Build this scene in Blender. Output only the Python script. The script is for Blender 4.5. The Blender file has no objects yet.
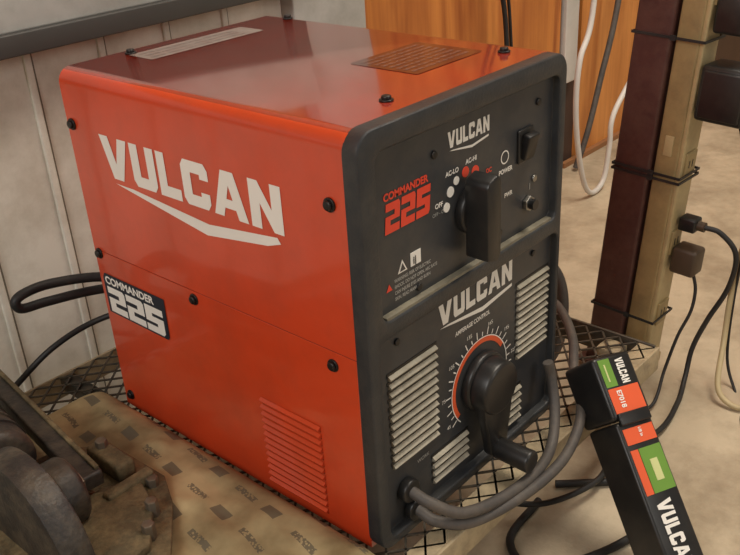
import bpy, bmesh, math, random
from mathutils import Matrix, Vector, noise
from mathutils.geometry import tessellate_polygon
random.seed(3)
COL=bpy.context.scene.collection
FZ=-0.15   # floor height
W,D,H=0.3125,0.418,0.42

def lin(c):
    r=[]
    for v in c:
        v/=255.0
        r.append(v/12.92 if v<=0.04045 else ((v+0.055)/1.055)**2.4)
    return (*r,1)

# ------------------------------------------------------------- materials
def mat(name,col,rough=0.5,metal=0.0,coat=0.0,dust=None,dust_amt=0.0,scale=8.0,bump=0.0,vary=0.12,coord='Object',spec=0.5,bscale=None,rvary=0.0):
    m=bpy.data.materials.new(name);m.use_nodes=True
    nt=m.node_tree;n=nt.nodes;l=nt.links
    b=n['Principled BSDF']
    b.inputs['Roughness'].default_value=rough;b.inputs['Metallic'].default_value=metal
    b.inputs['Coat Weight'].default_value=coat;b.inputs['Coat Roughness'].default_value=0.08
    b.inputs['Specular IOR Level'].default_value=spec
    tc=n.new('ShaderNodeTexCoord')
    nz=n.new('ShaderNodeTexNoise');nz.inputs['Scale'].default_value=scale;nz.inputs['Detail'].default_value=8;nz.inputs['Roughness'].default_value=0.65
    l.new(tc.outputs[coord],nz.inputs['Vector'])
    base=lin(col)
    r=n.new('ShaderNodeValToRGB')
    r.color_ramp.elements[0].position=0.3;r.color_ramp.elements[1].position=0.7
    r.color_ramp.elements[0].color=tuple(c*(1-vary) for c in base[:3])+(1,)
    r.color_ramp.elements[1].color=tuple(min(1,c*(1+vary)) for c in base[:3])+(1,)
    l.new(nz.outputs['Fac'],r.inputs['Fac'])
    out=r.outputs['Color']
    if dust is not None:
        n2=n.new('ShaderNodeTexNoise');n2.inputs['Scale'].default_value=scale*1.7;n2.inputs['Detail'].default_value=10;n2.inputs['Roughness'].default_value=0.7
        l.new(tc.outputs[coord],n2.inputs['Vector'])
        r2=n.new('ShaderNodeValToRGB');r2.color_ramp.elements[0].position=0.42;r2.color_ramp.elements[1].position=0.68
        r2.color_ramp.elements[1].color=(dust_amt,)*3+(1,)
        l.new(n2.outputs['Fac'],r2.inputs['Fac'])
        mx=n.new('ShaderNodeMix');mx.data_type='RGBA'
        l.new(r2.outputs['Color'],mx.inputs['Factor']);l.new(out,mx.inputs['A']);mx.inputs['B'].default_value=lin(dust)
        out=mx.outputs['Result']
        if rvary>0:
            mr=n.new('ShaderNodeMapRange');mr.inputs['To Min'].default_value=rough;mr.inputs['To Max'].default_value=min(1,rough+rvary)
            l.new(n2.outputs['Fac'],mr.inputs['Value']);l.new(mr.outputs['Result'],b.inputs['Roughness'])
    l.new(out,b.inputs['Base Color'])
    if bump>0:
        bn=n.new('ShaderNodeBump');bn.inputs['Strength'].default_value=bump;bn.inputs['Distance'].default_value=0.01
        n3=n.new('ShaderNodeTexNoise');n3.inputs['Scale'].default_value=bscale or scale*6;n3.inputs['Detail'].default_value=6
        l.new(tc.outputs[coord],n3.inputs['Vector']);l.new(n3.outputs['Fac'],bn.inputs['Height']);l.new(bn.outputs['Normal'],b.inputs['Normal'])
    return m

def wood_mat(name,c1,c2):
    m=bpy.data.materials.new(name);m.use_nodes=True
    nt=m.node_tree;n=nt.nodes;l=nt.links;b=n['Principled BSDF'];b.inputs['Roughness'].default_value=0.5
    tc=n.new('ShaderNodeTexCoord');mp=n.new('ShaderNodeMapping');mp.inputs['Scale'].default_value=(7,7,0.8)
    l.new(tc.outputs['Object'],mp.inputs['Vector'])
    nz=n.new('ShaderNodeTexNoise');nz.inputs['Scale'].default_value=2.0;nz.inputs['Detail'].default_value=7;nz.inputs['Distortion'].default_value=1.2
    l.new(mp.outputs['Vector'],nz.inputs['Vector'])
    mp2=n.new('ShaderNodeMapping');mp2.inputs['Scale'].default_value=(90,90,3)
    l.new(tc.outputs['Object'],mp2.inputs['Vector'])
    n2=n.new('ShaderNodeTexNoise');n2.inputs['Scale'].default_value=1.5;n2.inputs['Detail'].default_value=5;l.new(mp2.outputs['Vector'],n2.inputs['Vector'])
    ad=n.new('ShaderNodeMath');ad.operation='MULTIPLY_ADD';ad.inputs[1].default_value=0.22;l.new(n2.outputs['Fac'],ad.inputs[0]);l.new(nz.outputs['Fac'],ad.inputs[2])
    r=n.new('ShaderNodeValToRGB');r.color_ramp.elements[0].position=0.4;r.color_ramp.elements[1].position=0.85
    r.color_ramp.elements[0].color=lin(c1);r.color_ramp.elements[1].color=lin(c2)
    l.new(ad.outputs[0],r.inputs['Fac']);l.new(r.outputs['Color'],b.inputs['Base Color'])
    return m

def paper_mat(name):
    m=bpy.data.materials.new(name);m.use_nodes=True
    nt=m.node_tree;n=nt.nodes;l=nt.links;b=n['Principled BSDF'];b.inputs['Roughness'].default_value=0.7
    tc=n.new('ShaderNodeTexCoord');mp=n.new('ShaderNodeMapping');mp.inputs['Rotation'].default_value=(0,0,0.12)
    l.new(tc.outputs['Object'],mp.inputs['Vector'])
    sep=n.new('ShaderNodeSeparateXYZ');l.new(mp.outputs['Vector'],sep.inputs[0])
    def M(op,a,bv=None):
        x=n.new('ShaderNodeMath');x.operation=op
        for i,v in enumerate((a,bv)):
            if v is None: continue
            if isinstance(v,(int,float)): x.inputs[i].default_value=v
            else: l.new(v,x.inputs[i])
        return x.outputs[0]
    X,Y=sep.outputs[0],sep.outputs[1]
    row=M('FLOOR',M('MULTIPLY',X,1/0.036))
    fx=M('FRACT',M('MULTIPLY',X,1/0.036))
    fy=M('FRACT',M('ADD',M('MULTIPLY',Y,1/0.095),M('MULTIPLY',row,0.37)))
    rect=M('MULTIPLY',M('MULTIPLY',M('GREATER_THAN',fx,0.25),M('LESS_THAN',fx,0.60)),M('MULTIPLY',M('GREATER_THAN',fy,0.1),M('LESS_THAN',fy,0.34)))
    vt=n.new('ShaderNodeTexVoronoi');vt.inputs['Scale'].default_value=330;l.new(mp.outputs['Vector'],vt.inputs['Vector'])
    word=M('MULTIPLY',M('MULTIPLY',M('GREATER_THAN',fx,0.32),M('LESS_THAN',fx,0.52)),M('MULTIPLY',M('MULTIPLY',M('GREATER_THAN',fy,0.5),M('LESS_THAN',fy,0.85)),M('GREATER_THAN',vt.outputs['Distance'],0.42)))
    mask=M('MAXIMUM',rect,word)
    nz=n.new('ShaderNodeTexNoise');nz.inputs['Scale'].default_value=14;nz.inputs['Detail'].default_value=9;l.new(tc.outputs['Object'],nz.inputs['Vector'])
    r=n.new('ShaderNodeValToRGB');r.color_ramp.elements[0].position=0.35;r.color_ramp.elements[1].position=0.68
    r.color_ramp.elements[0].color=lin((120,106,74));r.color_ramp.elements[1].color=lin((196,182,138));l.new(nz.outputs['Fac'],r.inputs['Fac'])
    mx=n.new('ShaderNodeMix');mx.data_type='RGBA';l.new(M('MULTIPLY',mask,0.72),mx.inputs['Factor']);l.new(r.outputs['Color'],mx.inputs['A']);mx.inputs['B'].default_value=lin((78,78,70))
    l.new(mx.outputs['Result'],b.inputs['Base Color'])
    return m

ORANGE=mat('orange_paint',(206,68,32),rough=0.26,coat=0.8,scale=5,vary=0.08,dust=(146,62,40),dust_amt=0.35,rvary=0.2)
TOPDARK=mat('orange_top_reflection_tone',(160,50,32),rough=0.13,coat=1.0,scale=6,vary=0.15,dust=(112,66,52),dust_amt=0.5,rvary=0.12)  # same orange, base darkened to paint in the top's dark reflections
SEAM=mat('seam_dark_orange',(120,38,18),rough=0.6)
SLATE=mat('slate_plastic',(42,45,49),rough=0.4,scale=20,dust=(92,88,80),dust_amt=0.25,bump=0.08,bscale=400)
PANEL=mat('panel_face',(50,53,58),rough=0.38,scale=12,dust=(92,88,80),dust_amt=0.32)
BLACK=mat('black_plastic',(24,24,25),rough=0.38,scale=15,dust=(80,75,68),dust_amt=0.18)
RUBBER=mat('black_rubber',(26,26,28),rough=0.55,scale=15,dust=(85,80,72),dust_amt=0.2)
GREYC=mat('grey_cable_rubber',(70,66,64),rough=0.6,scale=20,dust=(116,106,94),dust_amt=0.4)
WHITE=mat('white_ink',(232,230,224),rough=0.5,vary=0.03)
INKG=mat('grey_ink',(168,168,164),rough=0.6,vary=0.03)
RED=mat('red_ink',(226,72,48),rough=0.5,vary=0.03)
ORINK=mat('orange_ink',(222,92,50),rough=0.5,vary=0.05)
NAVY=mat('navy_ink',(28,34,48),rough=0.45,vary=0.05)
VENT=mat('vent_metal',(176,170,154),rough=0.5,scale=30,dust=(112,104,88),dust_amt=0.5)
LEDGE=mat('dusty_ledge',(136,130,112),rough=0.8,scale=30,dust=(84,80,72),dust_amt=0.6)
CHROME=mat('screw_steel',(150,148,142),rough=0.3,metal=0.9)
SCREW=mat('black_screw',(22,20,20),rough=0.4)
SILVER=mat('silver_label',(142,126,118),rough=0.2,coat=0.6,scale=25,dust=(110,70,60),dust_amt=0.8)
DARKLAB=mat('dark_label',(80,32,28),rough=0.16,coat=0.9,scale=20)
DIMINK=mat('dim_label_ink',(140,110,102),rough=0.5)
MESHM=mat('expanded_steel',(70,66,60),rough=0.5,metal=0.5,scale=30,dust=(112,100,82),dust_amt=0.6)
RAILP=mat('cream_angle_iron',(170,154,124),rough=0.6,scale=25,dust=(105,95,80),dust_amt=0.6,bump=0.1)
POST=mat('red_brown_post',(76,44,40),rough=0.55,scale=14,dust=(112,84,72),dust_amt=0.4,bump=0.1)
TAN=mat('tan_strip_plastic',(156,136,94),rough=0.5,scale=18,dust=(112,96,68),dust_amt=0.5)
TAN2=mat('tan_strip_cover',(180,162,120),rough=0.5,scale=18,dust=(130,112,84),dust_amt=0.4)
BROWN=mat('brown_plug',(72,58,44),rough=0.5,scale=20)
CREAM=mat('cream_cable',(186,170,132),rough=0.5,scale=20)
WCAB=mat('white_cable',(206,202,196),rough=0.5)
CLAD=mat('cream_cladding',(228,225,214),rough=0.55,scale=4,dust=(160,150,130),dust_amt=0.6,vary=0.06)
BEAM=mat('grey_beam',(178,178,174),rough=0.5,scale=6,dust=(130,128,122),dust_amt=0.5)
BEAMSH=mat('lip_shadow_tone',(62,60,58),rough=0.5)  # dark colour paints in the shadow line under the beam
SHGAP=mat('cladding_shadow_gap',(120,114,102),rough=0.9)  # darker tone for shadow gaps painted beside the ribs
DUSTY=mat('dusty_cast_metal',(84,74,52),rough=0.8,scale=22,dust=(138,122,88),dust_amt=0.85,bump=0.3)
DUSTB=mat('dusty_black_plastic',(36,33,31),rough=0.5,scale=22,dust=(96,86,70),dust_amt=0.55,bump=0.15)
STEEL=mat('worn_steel',(120,112,100),rough=0.45,metal=0.6,scale=25,dust=(110,92,66),dust_amt=0.8)
GREEN=mat('green_ink',(104,146,56),rough=0.45,vary=0.08)
YEL=mat('straw_ink',(196,200,140),rough=0.5)
CONC=mat('concrete',(190,175,150),rough=0.8,scale=3.0,dust=(124,108,86),dust_amt=0.75,bump=0.3,vary=0.14,bscale=40)
PLY=wood_mat('plywood',(150,80,32),(214,138,66))
PLY2=wood_mat('plywood_light',(176,106,46),(228,156,84))
CEIL=mat('ceiling_paint',(200,196,188),rough=0.8)
PAPER=paper_mat('printed_kraft_paper')

# ------------------------------------------------------------- helpers
def empty(name):
    e=bpy.data.objects.new(name,None);COL.objects.link(e);e.empty_display_size=0.05;return e
def add(name,me,m,parent=None,smooth=False,ang=0.6):
    o=bpy.data.objects.new(name,me);COL.objects.link(o)
    if m: me.materials.append(m)
    if parent: o.parent=parent
    if smooth:
        for p in me.polygons: p.use_smooth=True
        try: me.set_sharp_from_angle(angle=ang)
        except Exception: pass
    return o
def bm_add(name,bm,m,parent=None,smooth=False,ang=0.6):
    bmesh.ops.recalc_face_normals(bm,faces=bm.faces)
    me=bpy.data.meshes.new(name);bm.to_mesh(me);bm.free();return add(name,me,m,parent,smooth,ang)
def box(name,a,b,m,parent=None,bev=0.0,seg=3,M=None):
    bm=bmesh.new();bmesh.ops.create_cube(bm,size=1)
    for v in bm.verts: v.co=Vector(((a[i]+b[i])/2+v.co[i]*(b[i]-a[i]) for i in range(3)))
    if bev>0: bmesh.ops.bevel(bm,geom=bm.edges[:],offset=bev,segments=seg,profile=0.5,affect='EDGES')
    if M: bmesh.ops.transform(bm,matrix=M,verts=bm.verts)
    return bm_add(name,bm,m,parent,bev>0)
def cyl(name,p0,p1,r,m,parent=None,r2=None,seg=32,bev=0.0):
    p0=Vector(p0);p1=Vector(p1);d=p1-p0
    bm=bmesh.new();bmesh.ops.create_cone(bm,cap_ends=True,segments=seg,radius1=r,radius2=r if r2 is None else r2,depth=d.length)
    if bev>0:
        es=[e for e in bm.edges if abs(e.verts[0].co.z-e.verts[1].co.z)<1e-6]
        bmesh.ops.bevel(bm,geom=es,offset=bev,segments=3,profile=0.5,affect='EDGES')
    M=Matrix.Translation((p0+p1)/2)@d.to_track_quat('Z','Y').to_matrix().to_4x4()
    bmesh.ops.transform(bm,matrix=M,verts=bm.verts)
    return bm_add(name,bm,m,parent,True,0.7)
def smoothpts(pts,n=8):
    P=[Vector(p) for p in pts];P=[P[0]*2-P[1]]+P+[P[-1]*2-P[-2]];o=[]
    for i in range(1,len(P)-2):
        for k in range(n):
            t=k/n;a,b,c,d=P[i-1:i+3]
            o.append(0.5*((2*b)+(c-a)*t+(2*a-5*b+4*c-d)*t*t+(3*b-a-3*c+d)*t**3))
    o.append(P[-2]);return o
def tube(name,pts,r,m,parent=None,seg=10,sm=8):
    P=smoothpts(pts,sm)
    bm=bmesh.new();rings=[];up=None
    for i,p in enumerate(P):
        t=(P[min(i+1,len(P)-1)]-P[max(i-1,0)]).normalized()
        if up is None: up=t.orthogonal().normalized()
        up=(up-t*up.dot(t)).normalized();s=t.cross(up)
        rings.append([bm.verts.new(p+(up*math.cos(a)+s*math.sin(a))*r) for a in [2*math.pi*k/seg for k in range(seg)]])
    for a,b in zip(rings,rings[1:]):
        for k in range(seg): bm.faces.new((a[k],a[(k+1)%seg],b[(k+1)%seg],b[k]))
    bm.faces.new(rings[0]);bm.faces.new(rings[-1][::-1])
    return bm_add(name,bm,m,parent,True,1.2)
def prism(name,poly,F,t,m,parent=None,bev=0.0):
    o,u,v,nn=[Vector(x) for x in F];bm=bmesh.new()
    f=bm.faces.new([bm.verts.new(o+u*a+v*b) for a,b in poly]);bm.normal_update()
    r=bmesh.ops.extrude_face_region(bm,geom=[f]);vs=[g for g in r['geom'] if isinstance(g,bmesh.types.BMVert)]
    bmesh.ops.translate(bm,vec=nn*t,verts=vs)
    if bev>0: bmesh.ops.bevel(bm,geom=bm.edges[:],offset=bev,segments=2,profile=0.5,affect='EDGES')
    return bm_add(name,bm,m,parent,bev>0)
def rrect(x0,y0,x1,y1,r,n=6):
    o=[]
    for cx,cy,a0 in ((x1-r,y1-r,0),(x0+r,y1-r,90),(x0+r,y0+r,180),(x1-r,y0+r,270)):
        for k in range(n+1):
            a=math.radians(a0+90*k/n);o.append((cx+r*math.cos(a),cy+r*math.sin(a)))
    return o
def polys(name,plist,F,m,parent,t=0.0004):
    o,u,v,nn=[Vector(x) for x in F];bm=bmesh.new()
    for poly in plist:
        vs=[bm.verts.new(o+u*a+v*b+nn*t) for a,b in poly]
        for tri in tessellate_polygon([[Vector((a,b,0)) for a,b in poly]]):
            try: f=bm.faces.new([vs[i] for i in tri])
            except ValueError: continue
            f.normal_update()
            if f.normal.dot(nn)<0: f.normal_flip()
    me=bpy.data.meshes.new(name);bm.to_mesh(me);bm.free();return add(name,me,m,parent)
GL={'V':[[(0,1),(.32,1),(.5,.38),(.68,1),(1,1),(.68,0),(.32,0)]],
'U':[[(0,1),(.34,1),(.34,.26),(.66,.26),(.66,1),(1,1),(1,.14),(.88,0),(.12,0),(0,.14)]],
'L':[[(0,1),(.38,1),(.38,.26),(1,.26),(1,0),(0,0)]],
'C':[[(.12,1),(.88,1),(1,.86),(1,.64),(.68,.64),(.68,.74),(.34,.74),(.34,.26),(.68,.26),(.68,.36),(1,.36),(1,.14),(.88,0),(.12,0),(0,.14),(0,.86)]],
'A':[[(.32,1),(.5,1),(.5,.70),(.41,.40),(.34,.20),(.28,0),(0,0)],[(.5,1),(.68,1),(1,0),(.72,0),(.66,.20),(.59,.40),(.5,.70)],[(.34,.20),(.66,.20),(.59,.40),(.41,.40)]],
'N':[[(0,1),(.3,1),(.68,.46),(.68,1),(1,1),(1,0),(.7,0),(.32,.54),(.32,0),(0,0)]],
'2':[[(0,1),(.9,1),(1,.9),(1,.42),(.36,.42),(.36,.26),(1,.26),(1,0),(0,0),(0,.58),(.62,.58),(.62,.74),(0,.74)]],
'5':[[(0,1),(1,1),(1,.74),(.38,.74),(.38,.62),(1,.62),(1,.1),(.9,0),(0,0),(0,.26),(.62,.26),(.62,.38),(0,.38)]]}
def word(name,s,F,m,parent,w,h,gap=0.12,t=0.0005,shear=0.0):
    n=len(s);ws=[(1.2 if c in 'AV' else 1.05 if c=='N' else 0.85 if c=='L' else 1.0) for c in s]
    tot=sum(ws)+gap*(n-1);k=w/tot;x=0;pl=[]
    for c,wc in zip(s,ws):
        for p in GL[c]: pl.append([((x+a*wc)*k+shear*b*h,b*h) for a,b in p])
        x+=wc+gap
    return polys(name,pl,F,m,parent,t)
def text(name,s,F,size,m,parent,bold=0.0,t=0.0005,align='LEFT',sx=1.0):
    c=bpy.data.curves.new(name,'FONT');c.body=s;c.size=size;c.offset=bold*size;c.align_x=align
    o=bpy.data.objects.new(name+'_tmp',c);COL.objects.link(o)
    bpy.context.view_layer.update()
    me=bpy.data.meshes.new_from_object(o.evaluated_get(bpy.context.evaluated_depsgraph_get()));bpy.data.objects.remove(o)
    O,u,v,nn=[Vector(x) for x in F]
    for q in me.vertices: q.co=O+u*(q.co.x*sx)+v*q.co.y+nn*t
    me.materials.clear();me.name=name
    return add(name,me,m,parent)

# ============================================================= WELDER
wm=empty('welding_machine')
R0=0.016
prof=[(0,0),(0,H-R0)]
prof+=[(R0-R0*math.cos(math.radians(a)),H-R0+R0*math.sin(math.radians(a))) for a in range(15,91,15)]
prof+=[(W-R0+R0*math.sin(math.radians(a)),H-R0+R0*math.cos(math.radians(a))) for a in range(0,91,15)]
prof+=[(W,0)]
bm=bmesh.new()
f0=[bm.verts.new((x,0.006,z)) for x,z in prof];f1=[bm.verts.new((x,D-0.004,z)) for x,z in prof];f2=[bm.verts.new((W/2+(x-W/2)*0.985,D,H/2+(z-H/2)*0.99)) for x,z in prof]
n=len(prof)
for A,B in ((f0,f1),(f1,f2)):
    for i in range(n): bm.faces.new((A[i],A[(i+1)%n],B[(i+1)%n],B[i]))
bm.faces.new(f0);bm.faces.new(f2[::-1])
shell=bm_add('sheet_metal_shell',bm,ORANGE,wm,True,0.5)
shell.data.materials.append(TOPDARK)
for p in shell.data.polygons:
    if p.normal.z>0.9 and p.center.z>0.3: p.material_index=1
box('side_seam',(-0.0003,0.008,0.2134),(0.0002,D-0.006,0.2138),SEAM,wm)
box('side_lower_skin',(-0.0006,0.008,0.004),(0.0002,D-0.005,0.2131),ORANGE,wm,bev=0.0003,seg=1)
def tmp_prism(poly,y0,y1):
    bm=bmesh.new();f=bm.faces.new([bm.verts.new((a,y0,b)) for a,b in poly])
    r=bmesh.ops.extrude_face_region(bm,geom=[f]);vs=[g for g in r['geom'] if isinstance(g,bmesh.types.BMVert)]
    bmesh.ops.translate(bm,vec=(0,y1-y0,0),verts=vs);bmesh.ops.recalc_face_normals(bm,faces=bm.faces)
    me=bpy.data.meshes.new('tmp');bm.to_mesh(me);bm.free();o=bpy.data.objects.new('tmp',me);COL.objects.link(o);return o
slab=tmp_prism(rrect(-0.001,-0.002,W-0.003,H+0.001,0.019),-0.009,0.009)
c1=tmp_prism(rrect(0.020,0.246,0.298,0.400,0.010),-0.05,0.001)
c2=tmp_prism(rrect(0.014,0.010,0.304,0.229,0.010),-0.05,0.001)
for c in (c1,c2):
    b=slab.modifiers.new('b','BOOLEAN');b.object=c;b.operation='DIFFERENCE';b.solver='EXACT'
bv=slab.modifiers.new('bv','BEVEL');bv.width=0.0028;bv.segments=3;bv.limit_method='ANGLE';bv.angle_limit=math.radians(50)
bpy.context.view_layer.update()
me=bpy.data.meshes.new_from_object(slab.evaluated_get(bpy.context.evaluated_depsgraph_get()))
for o in (slab,c1,c2): bpy.data.objects.remove(o)
me.name='front_bezel';add('front_bezel',me,SLATE,wm,True,0.5)
YP=0.0
box('upper_panel_face',(0.019,YP,0.245),(0.299,0.003,0.401),PANEL,wm)
box('lower_panel_face',(0.013,YP,0.009),(0.305,0.003,0.230),PANEL,wm)
box('ledge_dust',(0.026,-0.0068,0.2455),(0.292,YP,0.2486),LEDGE,wm)
FF=lambda x,z,y=YP:((x,y,z),(1,0,0),(0,0,1),(0,-1,0))
word('logo_upper','VULCAN',FF(0.124,0.372),WHITE,wm,0.063,0.0150)
polys('logo_upper_swoosh',[[(0,0),(0.034,-0.006),(0.060,-0.0025),(0.060,-0.0005),(0.034,-0.0035),(0.006,0)]],FF(0.126,0.3695),WHITE,wm)
text('model_word','COMMANDER',FF(0.036,0.3520),0.0092,RED,wm,bold=0.04,sx=1.0)
word('model_number','225',FF(0.036,0.322),RED,wm,0.060,0.027,gap=0.10,shear=0.10)
for i,(x,z,s) in enumerate([(0.120,0.347,'AC-LO'),(0.150,0.3500,'AC-HI'),(0.104,0.322,'OFF'),(0.182,0.331,'DC'),(0.213,0.296,'PWR')]):
    text('panel_caption_%d'%i,s,FF(x,z),0.0064,RED if s=='DC' else WHITE,wm,bold=0.03)
text('off_mark','OFF - ON',FF(0.100,0.315),0.0048,INKG,wm)
for i,(x,z,m_,r) in enumerate([(0.127,0.331,WHITE,0.005),(0.136,0.339,WHITE,0.004),(0.150,0.343,RED,0.005),(0.165,0.339,RED,0.0055),(0.174,0.329,WHITE,0.004),(0.121,0.318,WHITE,0.0045)]):
    cyl('selector_mark_%d'%i,(x,YP,z),(x,YP-0.0006,z),r,m_,wm,seg=20)
def ring(name,x,z,ri,ro,a0,a1,m_,y=YP,t=0.0006,n=40):
    p=[]
    for k in range(n+1):
        a=math.radians(a0+(a1-a0)*k/n);p.append((math.cos(a),math.sin(a)))
    o,u,v,nn=[Vector(q) for q in FF(x,z,y)];bm=bmesh.new()
    A=[bm.verts.new(o+u*a*ri+v*b*ri+nn*t) for a,b in p];B=[bm.verts.new(o+u*a*ro+v*b*ro+nn*t) for a,b in p]
    for i in range(n): bm.faces.new((A[i],B[i],B[i+1],A[i+1]))
    return bm_add(name,bm,m_,wm)
ring('fan_icon',0.213,0.338,0.0055,0.0068,0,360,WHITE)
text('power_word','POWER',FF(0.203,0.322),0.0066,WHITE,wm,bold=0.03)
polys('warning_triangle',[[(0,0),(0.013,0),(0.0065,0.012)]],FF(0.050,0.280),WHITE,wm)
polys('warning_triangle_inner',[[(0.0026,0.0015),(0.0104,0.0015),(0.0065,0.0088)]],FF(0.050,0.280),PANEL,wm,t=0.0007)
box('manual_icon',(0.068,YP-0.0005,0.280),(0.082,YP,0.293),WHITE,wm)
text('manual_icon_letter','i|',FF(0.0708,0.282),0.010,PANEL,wm,t=0.0008,bold=0.03)
for i,s in enumerate(['WARNING: RISK OF ELECTRIC','SHOCK. DO NOT OPEN. ARC RAYS','CAN INJURE EYES AND BURN','SKIN. READ MANUAL.']):
    text('warning_line_%d'%i,s,FF(0.045,0.2735-i*0.0058),0.0047,INKG,wm,sx=0.8,bold=0.02)
polys('warning_triangle_red',[[(0,0),(0.008,0),(0.004,0.007)]],FF(0.034,0.2685),RED,wm)
for i,(x,z) in enumerate([(0.104,0.373),(0.078,0.256),(0.266,0.300),(0.205,0.262),(0.270,0.378)]):
    cyl('panel_screw_%d'%i,(x,YP,z),(x,YP-0.0022,z),0.0038,CHROME if i==2 else SCREW,wm,seg=20,bev=0.0008)
cyl('jack_nut',(0.254,YP,0.277),(0.254,YP-0.005,0.277),0.0085,CHROME,wm,seg=6,bev=0.0008)
cyl('jack_boss',(0.254,YP-0.004,0.277),(0.254,YP-0.011,0.277),0.0055,BLACK,wm)
text('ground_icon','1',FF(0.256,0.290),0.010,INKG,wm)
cyl('selector_base',(0.156,YP,0.306),(0.156,YP-0.010,0.306),0.024,BLACK,wm,bev=0.003)
prism('selector_lever',[(0.0,-0.042),(0.016,-0.046),(0.021,-0.040),(0.021,0.034),(0.015,0.039),(0.002,0.035),(-0.001,0.03)],((0.138,-0.008,0.307),(1,0,0),(0,0,1),(0,-1,0)),0.026,BLACK,wm,bev=0.002)
box('rocker_frame',(0.234,YP-0.003,0.324),(0.260,YP,0.358),BLACK,wm,bev=0.0014)
box('rocker_paddle',(-0.009,-0.005,-0.013),(0.009,0.003,0.013),SCREW,wm,bev=0.0015,M=Matrix.Translation((0.247,YP-0.005,0.341))@Matrix.Rotation(0.25,4,'X'))
# lower panel
word('logo_lower','VULCAN',FF(0.105,0.200),WHITE,wm,0.124,0.0245)
polys('logo_lower_swoosh',[[(0,0),(0.070,-0.011),(0.122,-0.005),(0.122,-0.0015),(0.070,-0.006),(0.014,0)]],FF(0.107,0.1975),WHITE,wm)
text('amperage_caption','AMPERAGE CONTROL',FF(0.131,0.178),0.0068,WHITE,wm,sx=0.85,bold=0.02)
KX,KZ=0.172,0.107
ring('dial_orange_arc',KX,KZ,0.0425,0.0480,30,215,ORINK)
ring('dial_white_arc',KX,KZ,0.0480,0.0492,-20,225,WHITE)
for i in range(24):
    a=math.radians(-15+i*10);r0,r1=(0.050,0.0585) if i%2 else (0.050,0.055)
    c,s=math.cos(a),math.sin(a);wd=0.0007
    polys('dial_tick_%d'%i,[[(r0*c-wd*s,r0*s+wd*c),(r1*c-wd*s,r1*s+wd*c),(r1*c+wd*s,r1*s-wd*c),(r0*c+wd*s,r0*s-wd*c)]],FF(KX,KZ),WHITE,wm)
for i in range(7):
    a=math.radians(5+i*34);text('dial_number_%d'%i,str(225-i*30),FF(KX+0.062*math.cos(a),KZ+0.062*math.sin(a)-0.002),0.0062,WHITE,wm,align='CENTER')
cyl('dial_hub_plate',(KX,YP,KZ),(KX,YP-0.010,KZ),0.033,BLACK,wm,bev=0.003,seg=48)
cyl('dial_cap',(KX,YP-0.008,KZ-0.001),(KX,-0.029,KZ-0.001),0.031,BLACK,wm,r2=0.029,bev=0.004,seg=48)
arm=[(-0.028,0.0),(-0.024,-0.030),(-0.016,-0.058),(-0.012,-0.080),(-0.002,-0.090),(0.010,-0.088),(0.016,-0.078),(0.021,-0.052),(0.026,-0.022),(0.028,0.0),(0.020,0.018),(-0.018,0.018)]
prism('crank_arm',arm,((KX,-0.013,KZ-0.001),(1,0,0),(0,0,1),(0,-1,0)),0.012,BLACK,wm,bev=0.003)
cyl('crank_grip',(KX+0.001,-0.020,KZ-0.078),(KX+0.001,-0.066,KZ-0.078),0.0115,BLACK,wm,r2=0.0125,bev=0.003)
def vents(name,x0,x1,z0,z1,n):
    h=(z1-z0)/n
    for i in range(n):
        z=z0+i*h;y=YP
        bm=bmesh.new()
        sec=[(y+0.0004,z+h*0.05),(y-0.0035,z+h*0.22),(y-0.0040,z+h*0.36),(y-0.0005,z+h*0.66)]
        A=[bm.verts.new((x0+0.002,p,q)) for p,q in sec];B=[bm.verts.new((x1-0.002,p,q)) for p,q in sec]
        for k in range(3): bm.faces.new((A[k],A[k+1],B[k+1],B[k]))
        bm.faces.new(A);bm.faces.new(B)
        bm_add('%s_louver_%d'%(name,i),bm,VENT,wm)
        box('%s_slot_%d'%(name,i),(x0,y-0.0006,z+h*0.60),(x1,y,z+h*0.98),SCREW,wm)
vents('left_vent',0.028,0.101,0.079,0.188,12)
vents('right_vent',0.237,0.300,0.096,0.191,11)
vents('lower_left_vent',0.088,0.150,0.022,0.060,4)
vents('lower_right_vent',0.212,0.250,0.016,0.064,5)
for i,(x,z) in enumerate([(0.044,0.215),(0.268,0.215)]):
    cyl('lower_screw_%d'%i,(x,YP,z),(x,YP-0.0022,z),0.0035,SCREW,wm,seg=20,bev=0.0008)
text('work_caption','WORK',FF(0.066,0.064),0.006,INKG,wm)
for i,(x,z) in enumerate([(0.046,0.047),(0.054,0.019)]):
    cyl('cable_gland_%d'%i,(x,YP,z),(x,YP-0.010,z),0.0125,BLACK,wm,bev=0.002)
tube('output_lead_1',[(0.046,-0.006,0.047),(0.050,-0.030,0.040),(0.075,-0.050,0.022),(0.130,-0.060,0.010),(0.190,-0.062,0.006),(0.235,-0.052,0.008),(0.268,-0.035,0.03),(0.280,-0.022,0.06),(0.278,-0.018,0.080)],0.0060,GREYC,wm)
tube('output_lead_2',[(0.054,-0.006,0.019),(0.058,-0.030,0.012),(0.085,-0.053,0.005),(0.150,-0.068,0.001),(0.215,-0.072,0.001),(0.265,-0.064,0.006),(0.305,-0.048,0.016),(0.345,-0.015,0.030),(0.40,0.02,0.040),(0.45,0.07,0.045),(0.47,0.12,0.045)],0.0060,GREYC,wm)
SF=lambda y,z,x=0.0:((x,y,z),(0,-1,0),(0,0,1),(-1,0,0))
word('side_logo','VULCAN',SF(0.356,0.3135),WHITE,wm,0.272,0.0460,gap=0.11)
polys('side_logo_swoosh',[[(0,0),(0.145,-0.022),(0.232,-0.010),(0.250,-0.004),(0.246,0.0015),(0.150,-0.0095),(0.030,0.0)]],SF(0.340,0.3080),WHITE,wm)
XB=-0.0010
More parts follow.
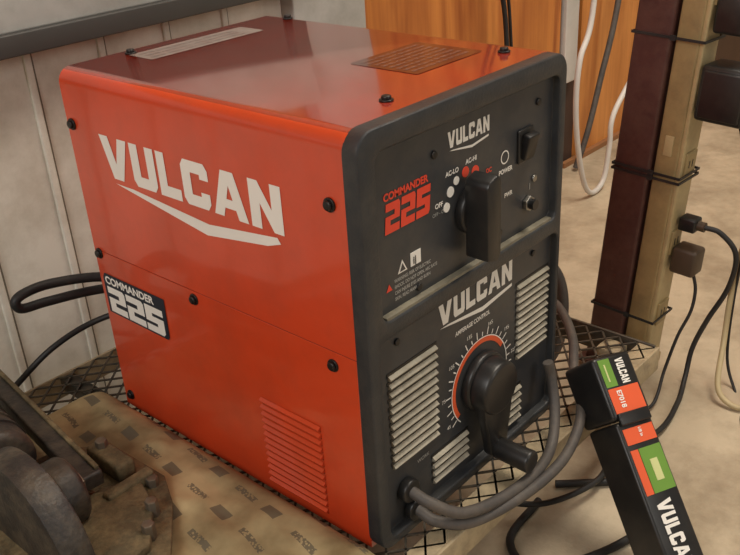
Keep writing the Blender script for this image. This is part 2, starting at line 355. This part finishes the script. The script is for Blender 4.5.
polys('side_badge',[[(0,0),(0.112,0),(0.115,0.004),(0.116,0.052),(0.004,0.052),(0,0.046)]],SF(0.406,0.134,XB),NAVY,wm)
word('side_badge_number','225',SF(0.401,0.1365,XB),WHITE,wm,0.104,0.033,gap=0.08,t=0.0007)
text('side_badge_word','COMMANDER',SF(0.402,0.1735,XB),0.0130,WHITE,wm,bold=0.035,t=0.0007,sx=1.10)
for i,(y,z) in enumerate([(0.404,0.362),(0.025,0.357),(0.404,0.210),(0.234,0.204),(0.037,0.199),(0.400,0.018)]):
    cyl('side_screw_washer_%d'%i,(0,y,z),(-0.0022,y,z),0.0064,SCREW,wm,seg=24,bev=0.0006)
    cyl('side_screw_%d'%i,(-0.0015,y,z),(-0.005,y,z),0.0046,SCREW,wm,seg=24,bev=0.0014)
for i,(x,y) in enumerate([(0.082,0.398),(0.085,0.034),(0.276,0.044),(0.296,0.374)]):
    cyl('top_screw_washer_%d'%i,(x,y,H),(x,y,H+0.0018),0.0064,SCREW,wm,seg=24,bev=0.0006)
    cyl('top_screw_%d'%i,(x,y,H+0.001),(x,y,H+0.005),0.0044,SCREW,wm,seg=24,bev=0.0012)
for i in range(13):
    z=0.014+i*0.0084
    bm=bmesh.new();sec=[(-0.0008,z),(-0.0042,z+0.0018),(-0.0045,z+0.003),(-0.0012,z+0.0052)]
    A=[bm.verts.new((p,0.062,q)) for p,q in sec];B=[bm.verts.new((p,0.146,q)) for p,q in sec]
    for k in range(3): bm.faces.new((A[k],A[k+1],B[k+1],B[k]))
    bm.faces.new(A);bm.faces.new(B)
    bm_add('side_louver_%d'%i,bm,ORANGE,wm)
    box('side_slot_%d'%i,(-0.0014,0.062,z-0.0010),(0,0.146,z+0.0006),SEAM,wm)
TF=lambda x,y:((x,y,H),(1,0,0),(0,1,0),(0,0,1))
polys('top_rear_label',[rrect(0.075,0.350,0.235,0.392,0.003)],TF(0,0),SILVER,wm)
for i in range(3):
    text('rear_label_line_%d'%i,'DANGER  ELECTRIC SHOCK CAN KILL  WEAR PROTECTION',((0.082,0.380-i*0.011,H),(1,0,0),(0,1,0),(0,0,1)),0.0068,DARKLAB,wm,t=0.0008,sx=0.72)
polys('top_rating_label',[rrect(0.165,0.065,0.270,0.150,0.003)],TF(0,0),DARKLAB,wm)
for i in range(8):
    text('rating_line_%d'%i,'230V 60Hz  AC 225A / DC 150A  DUTY CYCLE 20%',((0.171,0.138-i*0.0092,H),(1,0,0),(0,1,0),(0,0,1)),0.0058,DIMINK,wm,t=0.0008,sx=0.68)

tube('supply_cord',[(0.10,D,0.10),(0.09,0.46,0.118),(0.045,0.50,0.132),(-0.010,0.52,0.140),(-0.045,0.52,0.142),(-0.060,0.52,0.136),(-0.054,0.52,0.124),(-0.02,0.52,0.119),(0.04,0.51,0.112),(0.10,0.49,0.10),(0.16,0.47,0.06),(0.25,0.48,0.02),(0.33,0.5,0.01)],0.0062,RUBBER,wm)
tube('ground_cord',[(0.12,D,0.08),(0.08,0.47,0.082),(0.03,0.51,0.070),(-0.03,0.52,0.055),(-0.08,0.535,0.02),(-0.10,0.54,0.006)],0.004,RUBBER,wm)

# ============================================================= SHELF
sh=empty('expanded_metal_shelf')
X0,X1,Y0,Y1=-0.70,0.50,-0.045,0.545
def strands():
    bm=bmesh.new();cw,ch=0.030,0.0125;tw=0.0012
    ny=int((Y1-Y0)/ch);nx=int((X1-X0)/(cw/2))
    for j in range(ny):
        for i in range(nx):
            x=X0+i*cw/2;s=1 if (i+j)%2==0 else -1
            yb=Y0+j*ch+ch/2;ya=yb-s*ch/2;yc=yb+s*ch/2
            a=Vector((x,ya,-0.0035));b=Vector((x+cw/2,yc,-0.0035))
            d=(b-a).normalized();nn=Vector((-d.y,d.x,0))*tw
            v=[bm.verts.new(p) for p in (a-nn,a+nn,b+nn,b-nn)]
            w=[bm.verts.new(q.co+Vector((0,0,0.002))) for q in v]
            bm.faces.new(v[::-1]);bm.faces.new(w)
            for k in range(4): bm.faces.new((v[k],v[(k+1)%4],w[(k+1)%4],w[k]))
    return bm_add('expanded_mesh',bm,MESHM,sh)
strands()
box('front_rail_top',(X0,Y0-0.003,-0.006),(X1+0.004,Y0+0.022,-0.0035+0.002),RAILP,sh,bev=0.001)
box('front_rail_web',(X0,Y0-0.006,-0.034),(X1+0.004,Y0-0.002,-0.0005),RAILP,sh,bev=0.001)
box('back_rail',(X0,Y1-0.004,-0.034),(X1,Y1,-0.001),RAILP,sh,bev=0.001)
box('right_rail',(X1,Y0,-0.034),(X1+0.004,Y1,0.001),MESHM,sh,bev=0.001)
box('cross_brace',(-0.02,Y0,-0.022),(0.0,Y1,-0.005),MESHM,sh,bev=0.001)
for i,(x,y) in enumerate([(X0+0.02,Y0+0.02),(X1-0.02,Y0+0.05),(X0+0.02,Y1-0.02),(X1-0.02,Y1-0.02)]):
    box('leg_%d'%i,(x-0.015,y-0.015,FZ),(x+0.015,y+0.015,-0.006),RAILP,sh,bev=0.001)

# ============================================================= PAPER PACKAGE
bm=bmesh.new();NX,NY=40,80;x0,x1,y0,y1=-0.25,-0.010,-0.035,0.455
top={};
for j in range(NY+1):
    for i in range(NX+1):
        u=i/NX;v=j/NY;x=x0+(x1-x0)*u;y=y0+(y1-y0)*v
        e=min(1,min(u,1-u)*6)*1.0;e2=min(1,min(v,1-v)*12)
        z=0.004+0.022*math.sqrt(max(0,e*(2-e)))*math.sqrt(max(0,e2*(2-e2)))
        z+=0.009*noise.noise(Vector((x*16,y*14,1)))*e*e2+0.005*noise.noise(Vector((x*45,y*38,3)))*e*e2
        top[i,j]=bm.verts.new((x,y,z))
for j in range(NY):
    for i in range(NX): bm.faces.new((top[i,j],top[i+1,j],top[i+1,j+1],top[i,j+1]))
ed=[top[i,0] for i in range(NX+1)]+[top[NX,j] for j in range(1,NY+1)]+[top[i,NY] for i in range(NX-1,-1,-1)]+[top[0,j] for j in range(NY-1,0,-1)]
lo=[bm.verts.new((v.co.x,v.co.y,-0.001)) for v in ed]
for k in range(len(ed)):
    q=(k+1)%len(ed);bm.faces.new((ed[k],lo[k],lo[q],ed[q]))
bm.faces.new(lo)
bm_add('padded_paper_package',bm,PAPER,None,True,1.0)

# ============================================================= CIRCULAR SAW (dusty)
sw=empty('circular_saw')
Z=0.034
prism('shoe_plate',[(-0.250,0.090),(-0.165,0.100),(-0.105,0.175),(-0.085,0.215),(-0.088,0.30),(-0.125,0.345),(-0.25,0.36)],((0,0,Z),(1,0,0),(0,1,0),(0,0,1)),0.006,DUSTY,sw,bev=0.0015)
prism('shoe_step',[(-0.20,0.130),(-0.160,0.135),(-0.122,0.182),(-0.112,0.215),(-0.14,0.24),(-0.20,0.24)],((0,0,Z+0.005),(1,0,0),(0,1,0),(0,0,1)),0.010,DUSTY,sw,bev=0.002)
box('shoe_rib',(-0.150,0.215,Z+0.005),(-0.095,0.228,Z+0.020),DUSTY,sw,bev=0.003)
box('shoe_bracket',(-0.122,0.240,Z+0.005),(-0.10,0.30,Z+0.026),DUSTY,sw,bev=0.004)
for i,(x,y,h) in enumerate([(-0.102,0.212,0.016),(-0.128,0.175,0.024),(-0.110,0.285,0.034),(-0.150,0.150,0.024)]):
    cyl('shoe_bolt_%d'%i,(x,y,Z+0.005),(x,y,Z+h),0.0065,STEEL,sw,seg=6,bev=0.001)
def halfdisc(name,cx,cy,cz,r,t,m_,a0=-10,a1=190):
    pts=[(r*math.cos(math.radians(a0+(a1-a0)*k/28)),r*math.sin(math.radians(a0+(a1-a0)*k/28))) for k in range(29)]
    return prism(name,pts,((cx,cy,cz),(0,1,0),(0,0,1),(1,0,0)),t,m_,sw,bev=0.003)
halfdisc('blade_guard',-0.235,0.235,Z+0.012,0.088,0.030,DUSTB)
halfdisc('guard_rib_outer',-0.208,0.235,Z+0.012,0.070,0.008,DUSTY)
halfdisc('guard_rib_inner',-0.203,0.235,Z+0.012,0.052,0.010,DUSTB)
cyl('gear_case',(-0.20,0.235,Z+0.040),(-0.172,0.235,Z+0.040),0.034,DUSTB,sw,bev=0.006)
cyl('gear_nut',(-0.173,0.235,Z+0.040),(-0.164,0.235,Z+0.040),0.011,STEEL,sw,seg=6,bev=0.001)
cyl('motor_housing',(-0.205,0.31,Z+0.045),(-0.185,0.475,Z+0.050),0.038,DUSTB,sw,r2=0.034,bev=0.008)
for i in range(6):
    y=0.335+i*0.02
    cyl('motor_rib_%d'%i,(-0.203+i*0.0022,y,Z+0.0455),(-0.203+i*0.0022,y+0.006,Z+0.0455),0.0405,DUSTB,sw)
GM=Matrix.Translation((-0.152,0.235,Z+0.030))@Matrix.Rotation(-0.11,4,'Z')@Matrix.Rotation(0.02,4,'X')
box('guide_bar',(-0.012,0,-0.008),(0.012,0.305,0.010),DUSTB,sw,bev=0.003,M=GM)
box('guide_bar_edge',(0.006,0.005,0.008),(0.011,0.300,0.013),DUSTY,sw,bev=0.001,M=GM)
tube('rear_handle',[(-0.20,0.46,Z+0.06),(-0.17,0.52,Z+0.085),(-0.135,0.545,Z+0.06),(-0.118,0.53,Z+0.03)],0.013,DUSTB,sw)

# ============================================================= ROD CASE
rc=empty('welding_rod_case')
tp=Vector((0.340,-0.044,0.060));bt=Vector((0.262,-0.197,FZ+0.030))
zz=(tp-bt).normalized();xx=Vector((1,-0.18,0));xx=(xx-zz*xx.dot(zz)).normalized();yy=zz.cross(xx)
LN=(tp-bt).length
RM=Matrix(((xx.x,yy.x,zz.x,bt.x),(xx.y,yy.y,zz.y,bt.y),(xx.z,yy.z,zz.z,bt.z),(0,0,0,1)))
cw2,cd2=0.027,0.025
box('case_body',(-cw2,-cd2,-0.005),(cw2,cd2,LN-0.075),BLACK,rc,bev=0.004,M=RM)
box('case_cap',(-cw2-0.002,-cd2-0.002,LN-0.073),(cw2+0.002,cd2+0.002,LN),BLACK,rc,bev=0.005,M=RM)
box('case_cap_lip',(-cw2+0.004,-cd2-0.005,LN-0.080),(cw2-0.004,-cd2,LN-0.066),BLACK,rc,bev=0.0015,M=RM)
def rl(name,x0,z0,x1,z1,m_,off=0,yb=None):
    y=(yb if yb is not None else -cd2)-0.0006-off
    return box(name,(x0,y,z0),(x1,y+0.0005,z1),m_,rc,M=RM)
YB=-cd2-0.002
rl('label_green',-cw2+0.004,LN-0.036,-0.006,LN-0.004,GREEN,yb=YB)
rl('label_straw_lines',-cw2+0.010,LN-0.030,-0.015,LN-0.010,YEL,off=0.0005,yb=YB)
rl('label_orange',-cw2+0.004,LN-0.066,cw2-0.004,LN-0.038,ORINK,yb=YB)
rl('label_orange_lower',-cw2+0.005,LN-0.102,cw2-0.004,LN-0.084,ORINK)
rl('label_green_lower',-0.010,LN-0.158,cw2-0.004,LN-0.108,GREEN)
rl('label_orange_strip',-cw2+0.005,LN-0.158,-0.011,LN-0.108,ORINK)
rl('label_straw',0.000,LN-0.146,cw2-0.016,LN-0.122,YEL,off=0.0005)
def caseF(x,z,y): 
    return (RM@Vector((x,y,z)),-zz,xx,-yy)
word('cap_logo','VULCAN',caseF(0.002,LN-0.006,YB),WHITE,rc,0.029,0.012)
text('case_grade','E7018',caseF(-0.012,LN-0.041,YB-0.0006),0.010,WHITE,rc,bold=0.03,sx=0.8)
text('case_grade_lower','1/8 in',caseF(0.000,LN-0.085,-cd2-0.0006),0.006,WHITE,rc,bold=0.03,sx=0.8)
word('case_logo','VULCAN',caseF(-0.014,LN-0.166,-cd2-0.0004),WHITE,rc,0.075,0.022)

# ============================================================= POST + POWER STRIP (leaning slightly)
LA=Vector((0.66,-0.75,0)).normalized()
def lean(e,deg=4.3,piv=Vector((0.655,0.06,-0.145))):
    ax=Vector((0,0,1)).cross(LA)
    e.matrix_world=Matrix.Translation(piv)@Matrix.Rotation(math.radians(deg),4,ax)@Matrix.Translation(-piv)
po=empty('steel_post')
box('post_tube',(0.622,0.066,FZ+0.006),(0.680,0.118,2.0),POST,po,bev=0.004)
box('post_foot',(0.612,0.064,FZ+0.004),(0.690,0.128,FZ+0.010),POST,po,bev=0.001)
ps=empty('power_strip')
box('strip_body',(0.628,0.030,-0.125),(0.678,0.062,1.25),TAN,ps,bev=0.003)
box('strip_cover',(0.630,0.024,-0.120),(0.676,0.031,1.24),TAN2,ps,bev=0.002)
box('strip_end_cap',(0.625,0.022,-0.135),(0.681,0.065,-0.118),TAN,ps,bev=0.002)
for i in range(10):
    z=-0.055+i*0.115
    box('outlet_%d'%i,(0.637,0.021,z),(0.669,0.0245,z+0.036),TAN,ps,bev=0.001)
    for k in (0,1): box('outlet_slot_%d_%d'%(i,k),(0.646+k*0.010,0.0205,z+0.014),(0.648+k*0.010,0.0215,z+0.024),SCREW,ps)
box('power_led_bezel',(0.6262,0.040,0.205),(0.628,0.052,0.233),TAN2,ps,bev=0.0005)
for i,z in enumerate([0.178,0.171,-0.045,0.36]):
    box('zip_tie_front_%d'%i,(0.619,0.019,z),(0.683,0.0205,z+0.0035),RUBBER,po)
    box('zip_tie_back_%d'%i,(0.619,0.1185,z),(0.683,0.120,z+0.0035),RUBBER,po)
    box('zip_tie_left_%d'%i,(0.6185,0.019,z),(0.620,0.120,z+0.0035),RUBBER,po)
    box('zip_tie_right_%d'%i,(0.682,0.019,z),(0.6835,0.120,z+0.0035),RUBBER,po)
    box('zip_tie_head_%d'%i,(0.6165,0.058,z-0.0015),(0.620,0.065,z+0.005),RUBBER,po)
ad=empty('power_adapter')
box('adapter_body',(0.622,-0.046,0.262),(0.678,0.020,0.335),BLACK,ad,bev=0.006)
box('adapter_lid',(0.618,-0.040,0.268),(0.623,0.014,0.329),BLACK,ad,bev=0.002)
tube('adapter_cord',[(0.655,-0.03,0.263),(0.660,-0.04,0.235),(0.67,-0.055,0.20),(0.69,-0.06,0.12),(0.70,-0.06,0.0),(0.70,-0.07,-0.1),(0.68,-0.1,-0.143),(0.60,-0.14,-0.140)],0.0022,RUBBER,ad)
ad2=empty('power_adapter')
box('adapter_body',(0.632,-0.020,0.372),(0.676,0.020,0.420),BLACK,ad2,bev=0.005)
tube('adapter_cord',[(0.654,-0.018,0.385),(0.66,-0.05,0.370),(0.68,-0.08,0.33),(0.70,-0.09,0.25),(0.72,-0.10,0.1)],0.0026,RUBBER,ad2)
pg=empty('brown_plug')
box('plug_body',(0.640,-0.016,0.034),(0.674,0.0205,0.074),BROWN,pg,bev=0.005)
tube('plug_cord',[(0.657,-0.010,0.036),(0.657,-0.018,0.012),(0.650,-0.02,-0.02),(0.640,-0.012,-0.06),(0.62,-0.01,-0.11),(0.57,-0.02,-0.142),(0.52,0.0,-0.140)],0.0024,RUBBER,pg)
pb=empty('extension_cord')
box('cord_plug',(0.645,-0.004,0.098),(0.669,0.0205,0.118),BLACK,pb,bev=0.003)
cyl('cord_plug_collar',(0.657,-0.014,0.108),(0.657,-0.004,0.108),0.007,BROWN,pb)
tube('cord',[(0.657,-0.012,0.108),(0.662,-0.035,0.104),(0.672,-0.058,0.075),(0.680,-0.055,0.02),(0.68,-0.036,-0.04),(0.675,-0.025,-0.09),(0.655,-0.03,-0.13),(0.60,-0.045,-0.1415),(0.52,-0.055,-0.1415),(0.44,-0.035,-0.1400),(0.36,-0.045,-0.1390),(0.28,-0.02,-0.1380),(0.24,0.03,-0.1380)],0.0038,RUBBER,pb)
for e in (po,ps,ad,ad2,pg,pb): lean(e)
cc=empty('cream_cable')
tube('cable_loop',[(0.80,-0.02,1.3),(0.78,-0.03,0.8),(0.765,-0.055,0.40),(0.75,-0.09,0.28),(0.73,-0.09,0.18),(0.710,-0.092,0.10),(0.70,-0.095,0.03),(0.695,-0.106,-0.044),(0.670,-0.125,-0.115),(0.640,-0.122,-0.143),(0.645,-0.085,-0.13),(0.690,-0.068,-0.075),(0.705,-0.064,0.0),(0.715,-0.068,0.07),(0.73,-0.075,0.14),(0.75,-0.10,0.17),(0.77,-0.14,0.18),(0.80,-0.17,0.10),(0.82,-0.2,-0.05),(0.80,-0.22,-0.143)],0.0042,CREAM,cc)
cb=empty('coiled_black_cable')
tube('coil',[(0.34,0.00,-0.144),(0.42,-0.10,-0.144),(0.38,-0.13,-0.144),(0.28,-0.11,-0.144),(0.20,-0.06,-0.144),(0.22,-0.01,-0.144),(0.30,0.00,-0.144)],0.005,RUBBER,cb)
gc=empty('grey_hose')
tube('hose',[(0.54,0.15,-0.141),(0.56,0.13,-0.08),(0.570,0.135,0.0),(0.555,0.16,0.05),(0.545,0.24,0.07),(0.55,0.35,0.02),(0.59,0.45,-0.10),(0.66,0.52,-0.141)],0.009,GREYC,gc)
wc=empty('white_hanging_cable')
tube('loop',[(1.215,0.45,1.4),(1.21,0.45,0.7),(1.202,0.45,0.285),(1.157,0.45,0.174),(1.150,0.45,0.08),(1.169,0.45,-0.02),(1.205,0.45,-0.11),(1.245,0.45,-0.1425),(1.292,0.45,-0.125),(1.310,0.45,-0.05),(1.320,0.45,0.02),(1.428,0.45,0.116),(1.500,0.45,0.25),(1.54,0.46,0.6),(1.55,0.47,1.4)],0.006,WCAB,wc)
wg=empty('grey_hanging_cable')
tube('run',[(1.60,0.56,1.4),(1.56,0.56,0.5),(1.50,0.55,0.22),(1.44,0.55,0.06),(1.39,0.55,-0.06),(1.36,0.56,-0.142)],0.007,GREYC,wg)
bk=empty('black_hanging_cable')
tube('run_1',[(0.95,0.55,1.4),(0.96,0.55,0.7),(1.00,0.55,0.40),(1.04,0.55,0.24),(1.06,0.55,-0.14)],0.005,RUBBER,bk)
tube('run_2',[(0.99,0.56,1.4),(1.00,0.56,0.7),(1.04,0.56,0.40),(1.07,0.56,0.24),(1.10,0.56,-0.14)],0.0035,RUBBER,bk)

# ============================================================= ROOM
box('floor',(-2.5,-2.5,FZ-0.05),(3.6,0.66,FZ),CONC)
wb=empty('wall_back')
box('cladding_sheet',(-2.5,0.602,FZ),(0.495,0.66,0.41),CLAD,wb)
for i in range(16):
    x=-1.2+i*0.105
    box('cladding_rib_%d'%i,(x,0.597,FZ),(x+0.010,0.603,0.405),CLAD,wb,bev=0.002)
    box('cladding_shadow_gap_%d'%i,(x+0.0105,0.6012,FZ),(x+0.0135,0.603,0.405),SHGAP,wb)  # dark strip paints a shadow gap so the rib reads
box('wall_above_cladding',(-2.5,0.61,0.41),(0.495,0.66,2.3),PLY,wb)
box('plywood_sheet_1',(0.66,0.602,FZ),(1.335,0.66,2.3),PLY,wb)
box('plywood_sheet_2',(1.43,0.602,FZ),(2.05,0.66,2.3),PLY2,wb)
box('plywood_joint',(1.335,0.612,FZ),(1.43,0.66,2.3),mat('dark_joint',(70,50,40),rough=0.7),wb)
box('plywood_sheet_3',(2.05,0.602,FZ),(3.6,0.66,2.3),mat('dark_boards',(92,66,46),rough=0.7,scale=6),wb)
bmn=empty('grey_steel_beam')
box('beam_web',(-2.4,0.560,0.435),(0.494,0.600,0.60),BEAM,bmn,bev=0.003)
box('beam_shadow_lip',(-2.4,0.550,0.410),(0.494,0.600,0.436),BEAMSH,bmn,bev=0.002)  # lip strip carrying the painted shadow line
box('trim_1',(0.496,0.575,FZ),(0.66,0.66,2.3),BEAM,None,bev=0.003)
box('trim_2',(1.345,0.592,0.06),(1.40,0.612,2.3),WCAB,None,bev=0.003)
box('baseboard_back',(1.36,0.590,FZ),(2.05,0.602,FZ+0.012),mat('splinter_wood',(150,104,66),rough=0.8),None)
box('ceiling',(-2.5,-2.5,2.3),(3.6,0.66,2.35),CEIL)
box('wall_left',(-2.55,-2.5,FZ),(-2.5,0.66,2.3),CLAD)
box('wall_right',(3.6,-2.5,FZ),(3.65,0.66,2.3),CLAD)

# ============================================================= LIGHTS
def area(name,loc,tgt,size,en,col=(1,1,1)):
    l=bpy.data.lights.new(name,'AREA');l.shape='RECTANGLE';l.size=size[0];l.size_y=size[1];l.energy=en;l.color=col
    o=bpy.data.objects.new(name,l);COL.objects.link(o);o.location=loc;o.rotation_euler=(Vector(tgt)-Vector(loc)).to_track_quat('-Z','Y').to_euler();return o
area('ceiling_light',(1.0,-0.3,2.2),(0.8,0.1,0),(1.1,0.6),42,(1.0,0.90,0.76))
area('window_light',(-2.1,-0.4,1.7),(0,0.35,0.3),(0.9,0.9),27,(1.0,0.98,0.95))
area('front_fill_light',(0.6,-2.3,1.5),(0.3,0,0.25),(0.9,0.9),12,(1.0,0.94,0.86))  # fill added to brighten the front panel, no doorway there
w=bpy.data.worlds.new('world');bpy.context.scene.world=w;w.use_nodes=True
w.node_tree.nodes['Background'].inputs[0].default_value=(1,0.93,0.84,1);w.node_tree.nodes['Background'].inputs[1].default_value=0.24

# ============================================================= CAMERA
cam=bpy.data.cameras.new('camera');co=bpy.data.objects.new('camera',cam);COL.objects.link(co)
cam.sensor_width=36;cam.lens=898.8/740*36;cam.clip_start=0.01
R=[[0.6613,-0.74803,-0.05593],[-0.37323,-0.26344,-0.88955],[0.65068,0.60914,-0.4534]];C=[-0.47352,-0.45725,0.63217]
co.matrix_world=Matrix(((R[0][0],-R[1][0],-R[2][0],C[0]),(R[0][1],-R[1][1],-R[2][1],C[1]),(R[0][2],-R[1][2],-R[2][2],C[2]),(0,0,0,1)))
bpy.context.scene.camera=co
bpy.context.scene.view_settings.view_transform='Standard'
